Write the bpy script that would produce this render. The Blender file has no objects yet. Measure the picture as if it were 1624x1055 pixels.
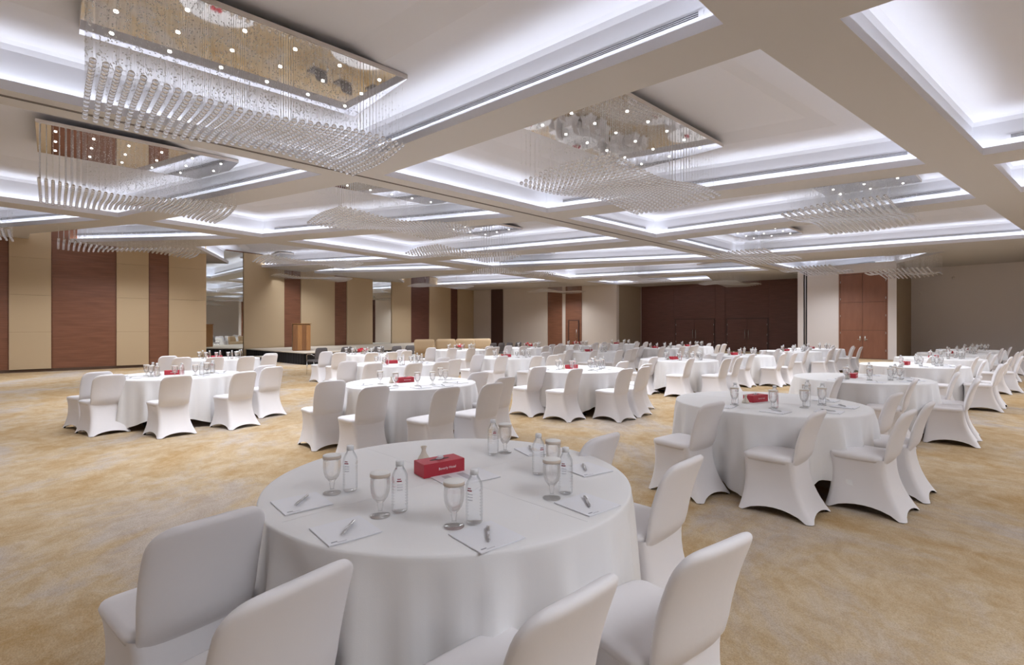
import bpy, bmesh, math, random
from mathutils import Vector, Matrix
from mathutils.geometry import delaunay_2d_cdt
random.seed(7)
S = bpy.context.scene
COL = S.collection
PI = math.pi

# ------------------------------------------------------------------ camera, world, exposure
F, CX, HY, CAMZ = 795.0, 812.0, 520.0, 1.525
cd = bpy.data.cameras.new('camera'); cam = bpy.data.objects.new('camera', cd); COL.objects.link(cam)
cam.location = (0, 0, CAMZ); cam.rotation_euler = (PI / 2, 0, 0)
cd.sensor_width = 36; cd.lens = F / 1624 * 36; cd.shift_y = -(527.5 - HY) / 1624
cd.clip_end = 200; cd.clip_start = 0.02
S.camera = cam
w = bpy.data.worlds.new('world'); S.world = w; w.use_nodes = True
w.node_tree.nodes['Background'].inputs[0].default_value = (1, .97, .93, 1)
w.node_tree.nodes['Background'].inputs[1].default_value = 0.3
S.view_settings.view_transform = 'Standard'; S.view_settings.look = 'None'
S.view_settings.gamma = 1; S.view_settings.use_curve_mapping = False
S.view_settings.exposure = 0.26
LED = 13.5          # cove strip radiance
LED_COL = (.84, .89, 1.0)
DOWN = 122          # chandelier downlight power, watts
DOWN_COL = (.90, .93, 1.0)
try:
    S.cycles.max_bounces = 8; S.cycles.diffuse_bounces = 4; S.cycles.glossy_bounces = 4
    S.cycles.transmission_bounces = 7; S.cycles.transparent_max_bounces = 12
    S.cycles.caustics_reflective = False; S.cycles.caustics_refractive = False
    S.cycles.sample_clamp_indirect = 3.0
except Exception:
    pass

# ------------------------------------------------------------------ materials
def lin(c):
    return tuple((x / 255 / 12.92 if x / 255 <= .04045 else ((x / 255 + .055) / 1.055) ** 2.4) for x in c)
M = {}
def mat(name, col, rough=.6, metal=0.0, bump=0, bscale=40, spec=.5, vary=0, vscale=3, vcol=None, stretch=None, **kw):
    m = bpy.data.materials.new(name); m.use_nodes = True
    nt = m.node_tree; b = nt.nodes['Principled BSDF']
    b.inputs['Base Color'].default_value = (*col, 1); b.inputs['Roughness'].default_value = rough
    b.inputs['Metallic'].default_value = metal; b.inputs['Specular IOR Level'].default_value = spec
    for k, v in kw.items():
        b.inputs[k.replace('_', ' ')].default_value = v
    if bump or vary:
        tc = nt.nodes.new('ShaderNodeTexCoord'); src = tc.outputs['Object']
        if stretch:
            mp = nt.nodes.new('ShaderNodeMapping'); mp.inputs['Scale'].default_value = stretch
            nt.links.new(src, mp.inputs['Vector']); src = mp.outputs['Vector']
    if vary:
        n = nt.nodes.new('ShaderNodeTexNoise'); n.inputs['Scale'].default_value = vscale; n.inputs['Detail'].default_value = 6
        nt.links.new(src, n.inputs['Vector'])
        r = nt.nodes.new('ShaderNodeValToRGB'); r.color_ramp.elements[0].position = .5 - vary; r.color_ramp.elements[1].position = .5 + vary
        r.color_ramp.elements[0].color = (*col, 1); r.color_ramp.elements[1].color = (*(vcol or tuple(c * 1.35 for c in col)), 1)
        nt.links.new(n.outputs['Fac'], r.inputs['Fac']); nt.links.new(r.outputs['Color'], b.inputs['Base Color'])
    if bump:
        n = nt.nodes.new('ShaderNodeTexNoise'); n.inputs['Scale'].default_value = bscale; n.inputs['Detail'].default_value = 4
        nt.links.new(src, n.inputs['Vector'])
        bp = nt.nodes.new('ShaderNodeBump'); bp.inputs['Strength'].default_value = bump; bp.inputs['Distance'].default_value = .01
        nt.links.new(n.outputs['Fac'], bp.inputs['Height']); nt.links.new(bp.outputs['Normal'], b.inputs['Normal'])
    M[name] = m
    return m
def emis(name, col, strength):
    m = bpy.data.materials.new(name); m.use_nodes = True; nt = m.node_tree; nt.nodes.clear()
    e = nt.nodes.new('ShaderNodeEmission'); e.inputs[0].default_value = (*col, 1); e.inputs[1].default_value = strength
    o = nt.nodes.new('ShaderNodeOutputMaterial'); nt.links.new(e.outputs[0], o.inputs[0]); M[name] = m
def glass(name, ior, clear, rough=0.0, col=(1, 1, 1), tint=(1, 1, 1)):
    m = bpy.data.materials.new(name); m.use_nodes = True; nt = m.node_tree; nt.nodes.clear()
    g = nt.nodes.new('ShaderNodeBsdfGlass'); g.inputs['Color'].default_value = (*col, 1); g.inputs['IOR'].default_value = ior; g.inputs['Roughness'].default_value = rough
    t = nt.nodes.new('ShaderNodeBsdfTransparent'); t.inputs[0].default_value = (*tint, 1)
    x = nt.nodes.new('ShaderNodeMixShader'); x.inputs[0].default_value = clear
    o = nt.nodes.new('ShaderNodeOutputMaterial')
    nt.links.new(g.outputs[0], x.inputs[1]); nt.links.new(t.outputs[0], x.inputs[2]); nt.links.new(x.outputs[0], o.inputs[0]); M[name] = m

mat('paint', (.60, .575, .555), .85)
mat('cove_paint', (.79, .79, .83), .8)
mat('wall_cream', lin((214, 202, 190)), .8)
mat('wall_white', lin((226, 219, 216)), .8)
mat('return_tan', lin((165, 146, 122)), .8, bump=.1, bscale=200)
mat('fabric_tan', lin((196, 173, 140)), .9, bump=.15, bscale=250)
mat('wood', lin((112, 70, 48)), .42, vary=.25, vscale=2.0, vcol=lin((136, 90, 66)), stretch=(.6, .6, 9))
mat('wood_dark', lin((94, 58, 48)), .45, vary=.25, vscale=2.0, vcol=lin((116, 74, 62)), stretch=(.6, .6, 9))
mat('wood_column', lin((78, 50, 42)), .5)
mat('wood_door', lin((126, 80, 58)), .45, vary=.3, vscale=2.0, vcol=lin((142, 94, 70)), stretch=(3, 3, .7))
mat('seam', lin((52, 32, 26)), .7)
mat('skirting', lin((84, 62, 46)), .6)
mat('podium_wood', lin((140, 96, 54)), .45, vary=.25, vscale=6, vcol=lin((176, 126, 76)), stretch=(6, 6, .35))
mat('podium_dark', lin((110, 72, 40)), .45, vary=.25, vscale=6, vcol=lin((136, 92, 54)), stretch=(6, 6, .35))
mat('black', (.012, .012, .013), .6)
mat('black_cloth', (.012, .011, .012), .9)
mat('track', (.28, .24, .22), .5)
mat('slot_dark', (.05, .05, .055), .6)
mat('chrome', (.75, .75, .76), .15, 1.0)
mat('steel', (.7, .68, .66), .3, 1.0)
mat('mirror', (.86, .89, .86), .015, 1.0)
mat('plate_mirror', (.80, .77, .74), .03, 1.0, bump=.02, bscale=1.2)
mat('plate_edge', (.72, .66, .6), .35, .6)
mat('cloth', (.86, .85, .85), .85, bump=.05, bscale=300)
mat('chair_cover', (.85, .825, .835), .8, bump=.25, bscale=7)
mat('stage_top', lin((205, 195, 180)), .6)
mat('cream_fabric', lin((218, 192, 156)), .85, bump=.1, bscale=60)
mat('grey_fabric', lin((105, 100, 100)), .8)
mat('red_card', lin((176, 42, 56)), .5)
mat('red_dark', lin((70, 18, 24)), .7)
mat('paper', (.86, .86, .90), .7)
mat('ink', (.3, .3, .33), .7)
mat('ink_soft', (.55, .53, .58), .7)
mat('white_print', (.9, .86, .85), .6)
mat('cap_band', lin((214, 200, 186)), .7)
mat('cap_white', (.9, .89, .87), .6)
mat('bottle_cap', (.85, .86, .88), .4)
mat('label_red', lin((150, 40, 60)), .6)
mat('pen_body', (.62, .61, .62), .3, .5)
mat('vase', lin((222, 212, 198)), .5)
mat('leaf', lin((60, 90, 50)), .7)
mat('flower_red', lin((190, 40, 52)), .7)
mat('flower_white', lin((240, 225, 210)), .7)
mat('wire', (.75, .75, .76), .4, .3)
mat('bead', (.95, .95, .95), .08, 0, spec=1.0)
emis('led', LED_COL, LED)
emis('bulb', (1, .97, .93), 8)
glass('crystal', 1.5, .12)
glass('goblet_glass', 1.45, .62)
glass('bottle_plastic', 1.3, .55, .02, tint=(.97, .985, 1))

def carpet():
    m = bpy.data.materials.new('carpet'); m.use_nodes = True; nt = m.node_tree; b = nt.nodes['Principled BSDF']
    b.inputs['Roughness'].default_value = .95; b.inputs['Specular IOR Level'].default_value = .1
    tc = nt.nodes.new('ShaderNodeTexCoord'); mp = nt.nodes.new('ShaderNodeMapping')
    mp.inputs['Rotation'].default_value = (0, 0, .75); mp.inputs['Scale'].default_value = (1, .75, 1)
    nt.links.new(tc.outputs['Object'], mp.inputs['Vector'])
    def noise(s, d, r=.6):
        n = nt.nodes.new('ShaderNodeTexNoise'); n.inputs['Scale'].default_value = s; n.inputs['Detail'].default_value = d; n.inputs['Roughness'].default_value = r
        n.inputs['Distortion'].default_value = .6
        nt.links.new(mp.outputs['Vector'], n.inputs['Vector']); return n
    n1 = noise(.6, 10, .7); n2 = noise(5, 9, .8); n3 = noise(140, 3)
    r1 = nt.nodes.new('ShaderNodeValToRGB'); e = r1.color_ramp.elements
    e[0].position = .40; e[0].color = (*lin((183, 152, 106)), 1); e[1].position = .60; e[1].color = (*lin((190, 180, 172)), 1)
    k = e.new(.5); k.color = (*lin((195, 173, 140)), 1)
    nt.links.new(n1.outputs['Fac'], r1.inputs['Fac'])
    r2 = nt.nodes.new('ShaderNodeValToRGB'); e = r2.color_ramp.elements
    e[0].position = .40; e[0].color = (*lin((156, 124, 80)), 1); e[1].position = .60; e[1].color = (*lin((212, 196, 174)), 1)
    nt.links.new(n2.outputs['Fac'], r2.inputs['Fac'])
    mx = nt.nodes.new('ShaderNodeMix'); mx.data_type = 'RGBA'; mx.inputs['Factor'].default_value = .3
    nt.links.new(r1.outputs['Color'], mx.inputs[6]); nt.links.new(r2.outputs['Color'], mx.inputs[7])
    r3 = nt.nodes.new('ShaderNodeValToRGB'); e = r3.color_ramp.elements
    e[0].position = .3; e[0].color = (.72, .7, .66, 1); e[1].position = .6; e[1].color = (1, 1, 1, 1)
    nt.links.new(n3.outputs['Fac'], r3.inputs['Fac'])
    m2 = nt.nodes.new('ShaderNodeMix'); m2.data_type = 'RGBA'; m2.blend_type = 'MULTIPLY'; m2.inputs['Factor'].default_value = 1
    nt.links.new(mx.outputs[2], m2.inputs[6]); nt.links.new(r3.outputs['Color'], m2.inputs[7])
    nt.links.new(m2.outputs[2], b.inputs['Base Color'])
    bp = nt.nodes.new('ShaderNodeBump'); bp.inputs['Strength'].default_value = .5; bp.inputs['Distance'].default_value = .01
    nt.links.new(n3.outputs['Fac'], bp.inputs['Height']); nt.links.new(bp.outputs['Normal'], b.inputs['Normal'])
    M['carpet'] = m
carpet()

# ------------------------------------------------------------------ mesh helpers
class MB:
    def __init__(s): s.v = []; s.f = []
    def add(s, vs, fs):
        o = len(s.v); s.v += [tuple(p) for p in vs]; s.f += [[i + o for i in f] for f in fs]; return s
    def box(s, c, d, rz=0, rot=None):
        x, y, z = d[0] / 2, d[1] / 2, d[2] / 2
        R = rot or Matrix.Rotation(rz, 3, 'Z'); c = Vector(c)
        vs = [c + R @ Vector((sx * x, sy * y, sz * z)) for sz in (-1, 1) for sy in (-1, 1) for sx in (-1, 1)]
        return s.add(vs, [(0, 2, 3, 1), (4, 5, 7, 6), (0, 1, 5, 4), (2, 6, 7, 3), (0, 4, 6, 2), (1, 3, 7, 5)])
    def bbox(s, c, d, b=.005, rz=0):           # box with chamfered vertical and top edges
        x, y, z = d[0] / 2, d[1] / 2, d[2] / 2
        R = Matrix.Rotation(rz, 3, 'Z'); c = Vector(c); vs = []
        for zz, ins in ((-z, 0), (z - b, 0), (z, b)):
            for sx, sy in ((-1, -1), (1, -1), (1, 1), (-1, 1)):
                a = (sx * (x - ins), sy * (y - b - ins * .0)); e = (sx * (x - b), sy * (y - ins))
                pr = [a, e] if sx * sy < 0 else [e, a]
                if sx * sy > 0: pr = [a, e]
                else: pr = [e, a]
                for q in pr: vs.append(c + R @ Vector((q[0], q[1], zz)))
        fs = []
        for r in range(2):
            for i in range(8):
                j = (i + 1) % 8; fs.append((r * 8 + i, r * 8 + j, r * 8 + 8 + j, r * 8 + 8 + i))
        fs.append(tuple(range(7, -1, -1))); fs.append(tuple(range(16, 24)))
        return s.add(vs, fs)
    def rings(s, rs, close0=True, close1=True):
        n = len(rs[0]); vs = [p for r in rs for p in r]; fs = []
        for k in range(len(rs) - 1):
            for i in range(n):
                j = (i + 1) % n; fs.append((k * n + i, k * n + j, (k + 1) * n + j, (k + 1) * n + i))
        if close0: fs.append(tuple(range(n - 1, -1, -1)))
        if close1: fs.append(tuple(range((len(rs) - 1) * n, len(rs) * n)))
        return s.add(vs, fs)
    def lathe(s, prof, n=16, c=(0, 0, 0), close0=True, close1=True):
        rs = [[(c[0] + r * math.cos(2 * PI * i / n), c[1] + r * math.sin(2 * PI * i / n), c[2] + z) for i in range(n)] for r, z in prof]
        return s.rings(rs, close0, close1)
    def tube(s, a, b, r, n=8, r2=None):
        a, b = Vector(a), Vector(b); d = (b - a).normalized()
        u = d.orthogonal().normalized(); v = d.cross(u); r2 = r if r2 is None else r2
        rs = [[p + (u * math.cos(2 * PI * i / n) + v * math.sin(2 * PI * i / n)) * q for i in range(n)] for p, q in ((a, r), (b, r2))]
        return s.rings(rs)
    def path(s, pts, r, n=8):
        pts = [Vector(p) for p in pts]; rs = []; u = None
        for i, p in enumerate(pts):
            d = (pts[min(i + 1, len(pts) - 1)] - pts[max(i - 1, 0)]).normalized()
            u = d.orthogonal().normalized() if u is None else (u - d * u.dot(d)).normalized()
            v = d.cross(u); rs.append([p + (u * math.cos(2 * PI * k / n) + v * math.sin(2 * PI * k / n)) * r for k in range(n)])
        return s.rings(rs)
    def mesh(s, name, m, smooth=False):
        me = bpy.data.meshes.new(name); me.from_pydata(s.v, [], s.f); me.validate(clean_customdata=False)
        bm = bmesh.new(); bm.from_mesh(me); bmesh.ops.recalc_face_normals(bm, faces=bm.faces); bm.to_mesh(me); bm.free()
        if smooth:
            me.polygons.foreach_set('use_smooth', [True] * len(me.polygons))
        me.materials.append(M[m] if isinstance(m, str) else m); return me
def sharp(me, ang=.7):
    try: me.set_sharp_from_angle(angle=ang)
    except Exception: pass
    return me
def link(name, me, parent=None, loc=None, rz=None, **props):
    o = bpy.data.objects.new(name, me); COL.objects.link(o)
    if parent is not None: o.parent = parent
    if loc is not None: o.location = loc
    if rz is not None: o.rotation_euler = (0, 0, rz)
    for k, v in props.items(): o[k] = v
    return o
def obj(name, mb, m, parent=None, smooth=False, **props):
    return link(name, mb.mesh(name, m, smooth), parent, **props)
def thing(name, label, cat, loc=(0, 0, 0), rz=0, group=None):
    o = link(name, None, None, loc, rz); o['label'] = label; o['category'] = cat
    if group: o['group'] = group
    return o
def struct(name, mb, m, smooth=False, label=None, cat=None):
    o = obj(name, mb, m, None, smooth); o['kind'] = 'structure'
    if label: o['label'] = label; o['category'] = cat
    return o
ORD = ['first', 'second', 'third', 'fourth', 'fifth', 'sixth', 'seventh', 'eighth', 'ninth', 'tenth', 'eleventh', 'twelfth', 'thirteenth', 'fourteenth', 'fifteenth', 'sixteenth', 'seventeenth', 'eighteenth']
def px_of(X, Y): return CX + F * X / max(Y, .05)

# ------------------------------------------------------------------ room plan
A = Vector((.737, .676)); B = Vector((-.676, .737))      # along the tables rows / across, towards the stage
CH = 3.05; Z0 = CAMZ + CH                                # soffit height
def cp(px, py, h=CH):
    Y = F * h / (HY - py); return Vector(((px - CX) / F * Y, Y))
def fp(px, py, z=0.0):
    Y = F * (CAMZ - z) / (py - HY); return Vector(((px - CX) / F * Y, Y))
def on_line(p, d, px):
    t = (px - CX) / F; k = (t * p.y - p.x) / (d.x - t * d.y); return p + d * k

floor = MB().add([(-40, -25, 0), (45, -25, 0), (45, 60, 0), (-40, 60, 0)], [(0, 1, 2, 3)])
struct('floor', floor, 'carpet', label='gold and grey mottled patterned ballroom carpet', cat='carpet')

# ---- coffers: four corners of each opening in the soffit, NR FR FL NL
V2 = lambda x, y: Vector((x, y))
COF = [
    [V2(-2.6, .55), cp(1147.4, 38), cp(547, 264), V2(-7.95, 5.07)],
    [cp(1205.4, 77.8), cp(1468, 260.3), cp(868.3, 337.8), cp(608.4, 278.1)],
    [cp(1488, 273), cp(1549, 314.7), cp(1039.9, 377.1), cp(899.6, 346.4)],
    [cp(1563, 324.2), cp(1639, 376.9), cp(1170.5, 408.8), cp(1057, 382.4)],
    [cp(1500, 399), cp(1400, 423), cp(1283, 435), cp(1214, 419)],
    [V2(-7.7, 6.1), cp(510.9, 276.8), cp(187.7, 344.6), V2(-14.3, 9.8)],
    [cp(566, 288.8), cp(817.9, 343.6), cp(415.7, 376.7), cp(241.8, 351.6)],
    [cp(850, 350.6), cp(1000, 382.4), cp(655, 411), cp(454.6, 382.8)],
    [cp(1032, 389.5), cp(1141, 411), cp(779, 425), cp(691, 414)],
    [cp(1155, 414.5), cp(1220.7, 428.9), cp(903, 443), cp(830, 430.5)],
    [cp(1120, 437), cp(1130, 444.5), cp(975, 451.5), cp(929, 446.5)],
    [V2(-15.2, 9.9), cp(162, 348.7), cp(-40, 364), V2(-20.2, 13.4)],
    [cp(216, 355), cp(383.4, 378.3), cp(44, 386), cp(47, 371)],
    [cp(425, 385.5), cp(641, 413), cp(377, 426), cp(310, 391.5)],
    [cp(668, 417), cp(740, 428), cp(466, 434), cp(540, 424)],
    [cp(761, 431), cp(884, 446), cp(652, 456), cp(632, 443)],
    [V2(8.5, .4), V2(13.6, 4.3), cp(1559, 246.5), cp(1331.6, 29.8)],
    [V2(14.3, 4.8), V2(16.7, 6.7), cp(1619, 305), cp(1575.3, 261.1)],
    [V2(17.5, 7.3), V2(21.2, 10.3), V2(16, 14.9), V2(12.2, 11.9)],
    [V2(21.9, 10.9), V2(25.2, 13.6), V2(19.9, 18.2), V2(16.7, 15.5)],  # out-of-view coffer, added to brighten the right wall
    [V2(3.2, -4.6), V2(7.9, -.1), V2(2.6, 4.4), V2(-2, -.2)],
    [V2(-8, -4.5), V2(-3.3, 0), V2(-8.6, 4.4), V2(-13.3, 0)],
    [V2(-13.2, 1.2), V2(-8.4, 5.3), V2(-14.9, 9.1), V2(-19, 5.2)],
]
def inset(q, d):
    c = sum(q, V2(0, 0)) / 4; out = []
    n = 4; lines = []
    for i in range(n):
        a, b = q[i], q[(i + 1) % n]; t = (b - a).normalized(); nn = V2(-t.y, t.x)
        if nn.dot(c - a) < 0: nn = -nn
        lines.append((a + nn * d, t))
    for i in range(n):
        p, u = lines[i - 1]; r, v = lines[i]
        den = u.x * v.y - u.y * v.x; k = ((r.x - p.x) * v.y - (r.y - p.y) * v.x) / den
        out.append(p + u * k)
    return out
def inside(p, q):
    s = None
    for i in range(4):
        a, b = q[i], q[(i + 1) % 4]; cr = (b.x - a.x) * (p.y - a.y) - (b.y - a.y) * (p.x - a.x)
        if s is None: s = cr > 0
        elif (cr > 0) != s: return False
    return True
outline = [V2(-26, 4), V2(-24, 14), V2(-17, 19), V2(-16, 28), V2(-5, 47), V2(12, 48), V2(42, 22), V2(8, -14), V2(-8, -14)]
vs = list(outline); es = [(i, (i + 1) % len(outline)) for i in range(len(outline))]
for q in COF:
    o = len(vs); vs += q; es += [(o + i, o + (i + 1) % 4) for i in range(4)]
r = delaunay_2d_cdt(vs, es, [], 1, 1e-5)
sm = MB(); pv, pf = r[0], r[2]
keep = [f for f in pf if not any(inside(sum((pv[i] for i in f), V2(0, 0)) / len(f), q) for q in COF)]
sm.add([(p.x, p.y, Z0) for p in pv], keep)
ceiling = struct('ceiling', sm, 'paint', label='warm grey ceiling soffit with rows of lit rectangular coffers', cat='ceiling')

LIP, RING, TRAY = .13, .68, .80
def quad_ring(mb, q0, z0, q1, z1):
    vs = [(p.x, p.y, z0) for p in q0] + [(p.x, p.y, z1) for p in q1]
    mb.add(vs, [(i, (i + 1) % 4, 4 + (i + 1) % 4, 4 + i) for i in range(4)])
for ci, q in enumerate(COF):
    far = min((p.y for p in q)) > 22
    wmin = min((q[i] - q[(i + 1) % 4]).length for i in range(4))
    sb = .17; q1 = inset(q, -sb)
    ri = min(1.0, wmin * .2); q2 = inset(q, ri); q3 = inset(q, ri + min(.4, wmin * .07))
    mb = MB()
    quad_ring(mb, q, Z0, q, Z0 + LIP)
    qb = inset(q, -.02); quad_ring(mb, q, Z0 + LIP, qb, Z0 + LIP); quad_ring(mb, qb, Z0 + LIP, qb, Z0 + .02)
    quad_ring(mb, qb, Z0 + .02, q1, Z0 + .02)
    quad_ring(mb, q1, Z0 + .02, q1, Z0 + RING - .1)
    qc = inset(q, -sb + .1); quad_ring(mb, q1, Z0 + RING - .1, inset(q, -sb + .03), Z0 + RING - .03); quad_ring(mb, inset(q, -sb + .03), Z0 + RING - .03, qc, Z0 + RING)
    quad_ring(mb, qc, Z0 + RING, q2, Z0 + RING)
    quad_ring(mb, q2, Z0 + RING, q3, Z0 + TRAY)
    mb.add([(p.x, p.y, Z0 + TRAY) for p in q3], [(0, 1, 2, 3)])
    co = obj('coffer', mb, 'cove_paint', ceiling, True); sharp(co.data, .6)
    lb = MB(); qa, qe = inset(q, -.05), inset(q, -.11)
    quad_ring(lb, qa, Z0 + .06, qe, Z0 + .06)
    obj('led_strip', lb, 'led', co)
    # linear air slots in the far wall (and, for some, the left wall)
    for side in ((1,) if ci not in (2, 3, 16) else (1, 2)):
        a, b = q1[side], q1[side + 1]; t = (b - a).normalized(); nn = V2(-t.y, t.x); cc = sum(q, V2(0, 0)) / 4
        if nn.dot(cc - a) < 0: nn = -nn
        L = (b - a).length; rz = math.atan2(t.y, t.x)
        fr = MB(); mid = (a + b) / 2 + nn * .004
        fr.box((mid.x, mid.y, Z0 + .30), (L - .9, .008, .075), rz)
        fo = obj('slot_diffuser', fr, 'cove_paint', co)
        for dz in (-.022, 0, .022):
            sb2 = MB(); m2 = (a + b) / 2 + nn * .009; sb2.box((m2.x, m2.y, Z0 + .30 + dz), (L - 1.0, .004, .009), rz)
            obj('air_slot', sb2, 'slot_dark', co)

# partition track in the long beam
a, b = cp(-60, 136.5), cp(1270, 436.5); t = b - a
tr = MB(); mid = (a + b) / 2
tr.box((mid.x, mid.y, Z0 - .006), (t.length, .045, .012), math.atan2(t.y, t.x))
tr2 = MB(); tr2.box((mid.x, mid.y, Z0 - .013), (t.length, .012, .004), math.atan2(t.y, t.x))
trk = struct('trim_1', tr, 'track', label='dark folding-partition track in the long ceiling beam', cat='track'); obj('groove', tr2, 'black', trk)

# ---- walls
def wallseg(mb, a, b, z0, z1, th, side):
    t = (b - a).normalized(); n = V2(-t.y, t.x) * side; m = (a + b) / 2 + n * th / 2
    mb.box((m.x, m.y, (z0 + z1) / 2), ((b - a).length, th, z1 - z0), math.atan2(t.y, t.x))
W1 = on_line(V2(-17.1, 16.75), A, 0); D2 = V2(10.0, 16.5).normalized(); W2 = V2(-13.2, 24.5)
wl = MB(); wl_near = W1 - A * 9; wl_end = on_line(W1, A, 327)
wallseg(wl, wl_near, wl_end, 0, 5.25, .2, 1)
w2s = on_line(W2, D2, 322); corner = on_line(W2, D2, 750)
wallseg(wl, w2s - D2 * .6, corner + D2 * .3, 0, 5.25, .2, 1)
ret = wl_end - B * 0; t2 = w2s - D2 * .6
wallseg(wl, wl_end + V2(-.15, .15), t2, 0, 5.25, .1, 1)
wall_left = struct('wall_left', wl, 'wood', label='left wall of alternating tan fabric and wood panels', cat='wall')
def panel(parent, name, p, d, x0, x1, z0, z1, th, m, gap=.012, segs=1, nsign=-1):
    a, b = on_line(p, d, x0), on_line(p, d, x1); t = (b - a).normalized(); n = V2(-t.y, t.x) * nsign
    L = (b - a).length; rz = math.atan2(t.y, t.x)
    h = (z1 - z0) / segs
    for k in range(segs):
        mb = MB(); c = (a + b) / 2 + n * th / 2
        zc = z0 + h * (k + .5); mb.box((0, 0, 0), (L - 2 * gap, th, h - .005))
        o = obj(name, mb, m, parent); o.location = (c.x, c.y, zc); o.rotation_euler = (0, 0, rz)
    return o
for x0, x1, k in ((-120, -20, 't'), (-20, 13.5, 'w'), (13.5, 82, 't'), (82, 184, 'w'), (184, 236, 't'), (236, 267, 'w'), (267, 327, 't')):
    if k == 't': panel(wall_left, 'fabric_panel', W1, A, x0, x1, .10, 5.2, .07, 'fabric_tan', segs=4)
    else: panel(wall_left, 'wood_panel', W1, A, x0, x1, .10, 5.2, .02, 'wood', segs=4)
for x0, x1, k in ((385, 450, 't'), (450, 476, 'w'), (476, 530, 't'), (530, 549, 'w'), (549, 590, 't'), (620, 651, 't'), (651, 680, 'd'), (680, 714, 't'), (714, 725, 'd'), (725, 752, 't')):
    if k == 't': panel(wall_left, 'fabric_panel', W2, D2, x0, x1, .08, 5.2, .07, 'fabric_tan')
    else: panel(wall_left, 'wood_panel', W2, D2, x0, x1, .08, 5.2, .02, 'wood' if k == 'w' else 'wood_dark')
panel(wall_left, 'mirror_panel', W2, D2, 322, 385, .08, 5.2, .03, 'mirror')
panel(wall_left, 'mirror_panel', W2, D2, 590, 620, .08, 5.2, .03, 'mirror')
bb = MB(); wallseg(bb, wl_near - B * .0, wl_end, 0, .1, .03, -1)
struct('baseboard_left', bb, 'skirting', label='dark wooden skirting along the left wall', cat='skirting')

C1 = corner; C2 = V2(7.4, 35.4); DC = (C2 - C1).normalized()
wf = MB(); wallseg(wf, C1 - DC * .3, C2, 0, 4.7, .2, 1)
R1 = C2 + A * 3.1
wallseg(wf, C2 - V2(.0, .0), R1, 0, 4.7, .15, 1)
wall_far = struct('wall_far', wf, 'wall_cream', label='pale cream far wall between the stage and wood doors', cat='wall')
panel(wall_far, 'wood_column', C1, DC, 780, 798, 0, 4.6, .12, 'wood_column')
panel(wall_far, 'wood_panel', C1, DC, 869, 892, 0, 4.6, .05, 'wood')
panel(wall_far, 'wood_panel', C1, DC, 897, 923, 0, 4.6, .05, 'wood')
panel(wall_far, 'cream_panel', C1, DC, 752, 779, 0, 3.45, .03, 'wall_cream'); panel(wall_far, 'cream_panel', C1, DC, 752, 779, 3.52, 4.6, .03, 'wall_cream')
panel(wall_far, 'cream_panel', C1, DC, 799, 868, 0, 3.45, .03, 'wall_cream'); panel(wall_far, 'cream_panel', C1, DC, 799, 868, 3.52, 4.6, .03, 'wall_cream')
panel(wall_far, 'cream_panel', C1, DC, 924, 978, 0, 4.6, .03, 'wall_cream')
a_ = C2 + A * .05; panel(wall_far, 'tan_panel', a_, A, 981.5, 1016, 0, 4.55, .02, 'return_tan')
def door(name, p, d, x0, x1, h, m, label, double=True, off=.03, handle='bar', top=None):
    a, b = on_line(p, d, x0), on_line(p, d, x1); t = (b - a).normalized(); n = V2(t.y, -t.x); L = (b - a).length; rz = math.atan2(t.y, t.x)
    c = (a + b) / 2 + n * off
    fr = MB()
    for s in (-1, 1): fr.box((s * (L / 2 - .03), 0, h / 2), (.06, .08, h))
    fr.box((0, 0, h - .03), (L - .12, .08, .06))
    o = link(name, fr.mesh(name, 'wood_door' if handle == 'lever' else 'wood_column'), None, (c.x, c.y, 0), rz); o['kind'] = 'structure'; o['label'] = label; o['category'] = 'door'
    bk = MB(); bk.box((0, .025, h / 2 - .03), (L - .12, .01, h - .06)); obj('backing', bk, 'seam', o)
    lw = (L - .14) / (2 if double else 1)
    for s in ((-1, 1) if double else (0,)):
        cx = s * (lw / 2 + .004)
        leaf = MB(); nn = 3 if h > 3 else 1
        lf = link('door_leaf', None, o)
        for k in range(nn):
            hh = (h - .08) / nn; leaf.box((cx, -.01, .01 + hh * (k + .5)), (lw - .008, .05, hh - (.012 if nn > 1 else 0)))
        lf = obj('door_leaf', leaf, m, o)
        hx = cx - s * (lw / 2 - .10) if double else lw / 2 - .1
        hb = MB()
        if handle == 'bar':
            hb.tube((hx, -.08, .78), (hx, -.08, 1.40), .016, 8); hb.tube((hx, -.08, .86), (hx, -.03, .86), .010, 6); hb.tube((hx, -.08, 1.32), (hx, -.03, 1.32), .010, 6)
        else:
            hb.box((hx, -.04, 1.0), (.06, .012, .24)); hb.tube((hx, -.07, .95), (hx + s * .11, -.07, .95), .012, 8); hb.tube((hx, -.07, .95), (hx, -.04, .95), .010, 8)
        obj('handle', hb, 'steel', lf, True)
        for hz in ((.25, .5, .8) if h < 3 else (.1, .3, .5, .7, .9)):
            if not double: continue
            hg = MB(); hg.tube((cx + s * (lw / 2 - .01), -.045, h * hz - .05), (cx + s * (lw / 2 - .01), -.045, h * hz + .05), .012, 6); obj('hinge', hg, 'steel', lf)
    for ch in list(o.children):
        if ch.type == 'EMPTY': bpy.data.objects.remove(ch)
    return o
DB = (V2(17.6, 30.9) - V2(9.66, 37.5)).normalized()
wd = MB(); wallseg(wd, R1 - DB * .2, R1 + DB * 13.5, 0, 4.7, .2, 1)
wall_doors = struct('wall_doors', wd, 'wood_dark', label='dark wood panelled wall with two double doors', cat='wall')
zt = 4.5
for x0, x1 in ((1018, 1069), (1136, 1150), (1221, 1300)):
    panel(wall_doors, 'wood_panel', R1, DB, x0, x1, 0, zt, .02, 'wood_dark', segs=3)
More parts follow.
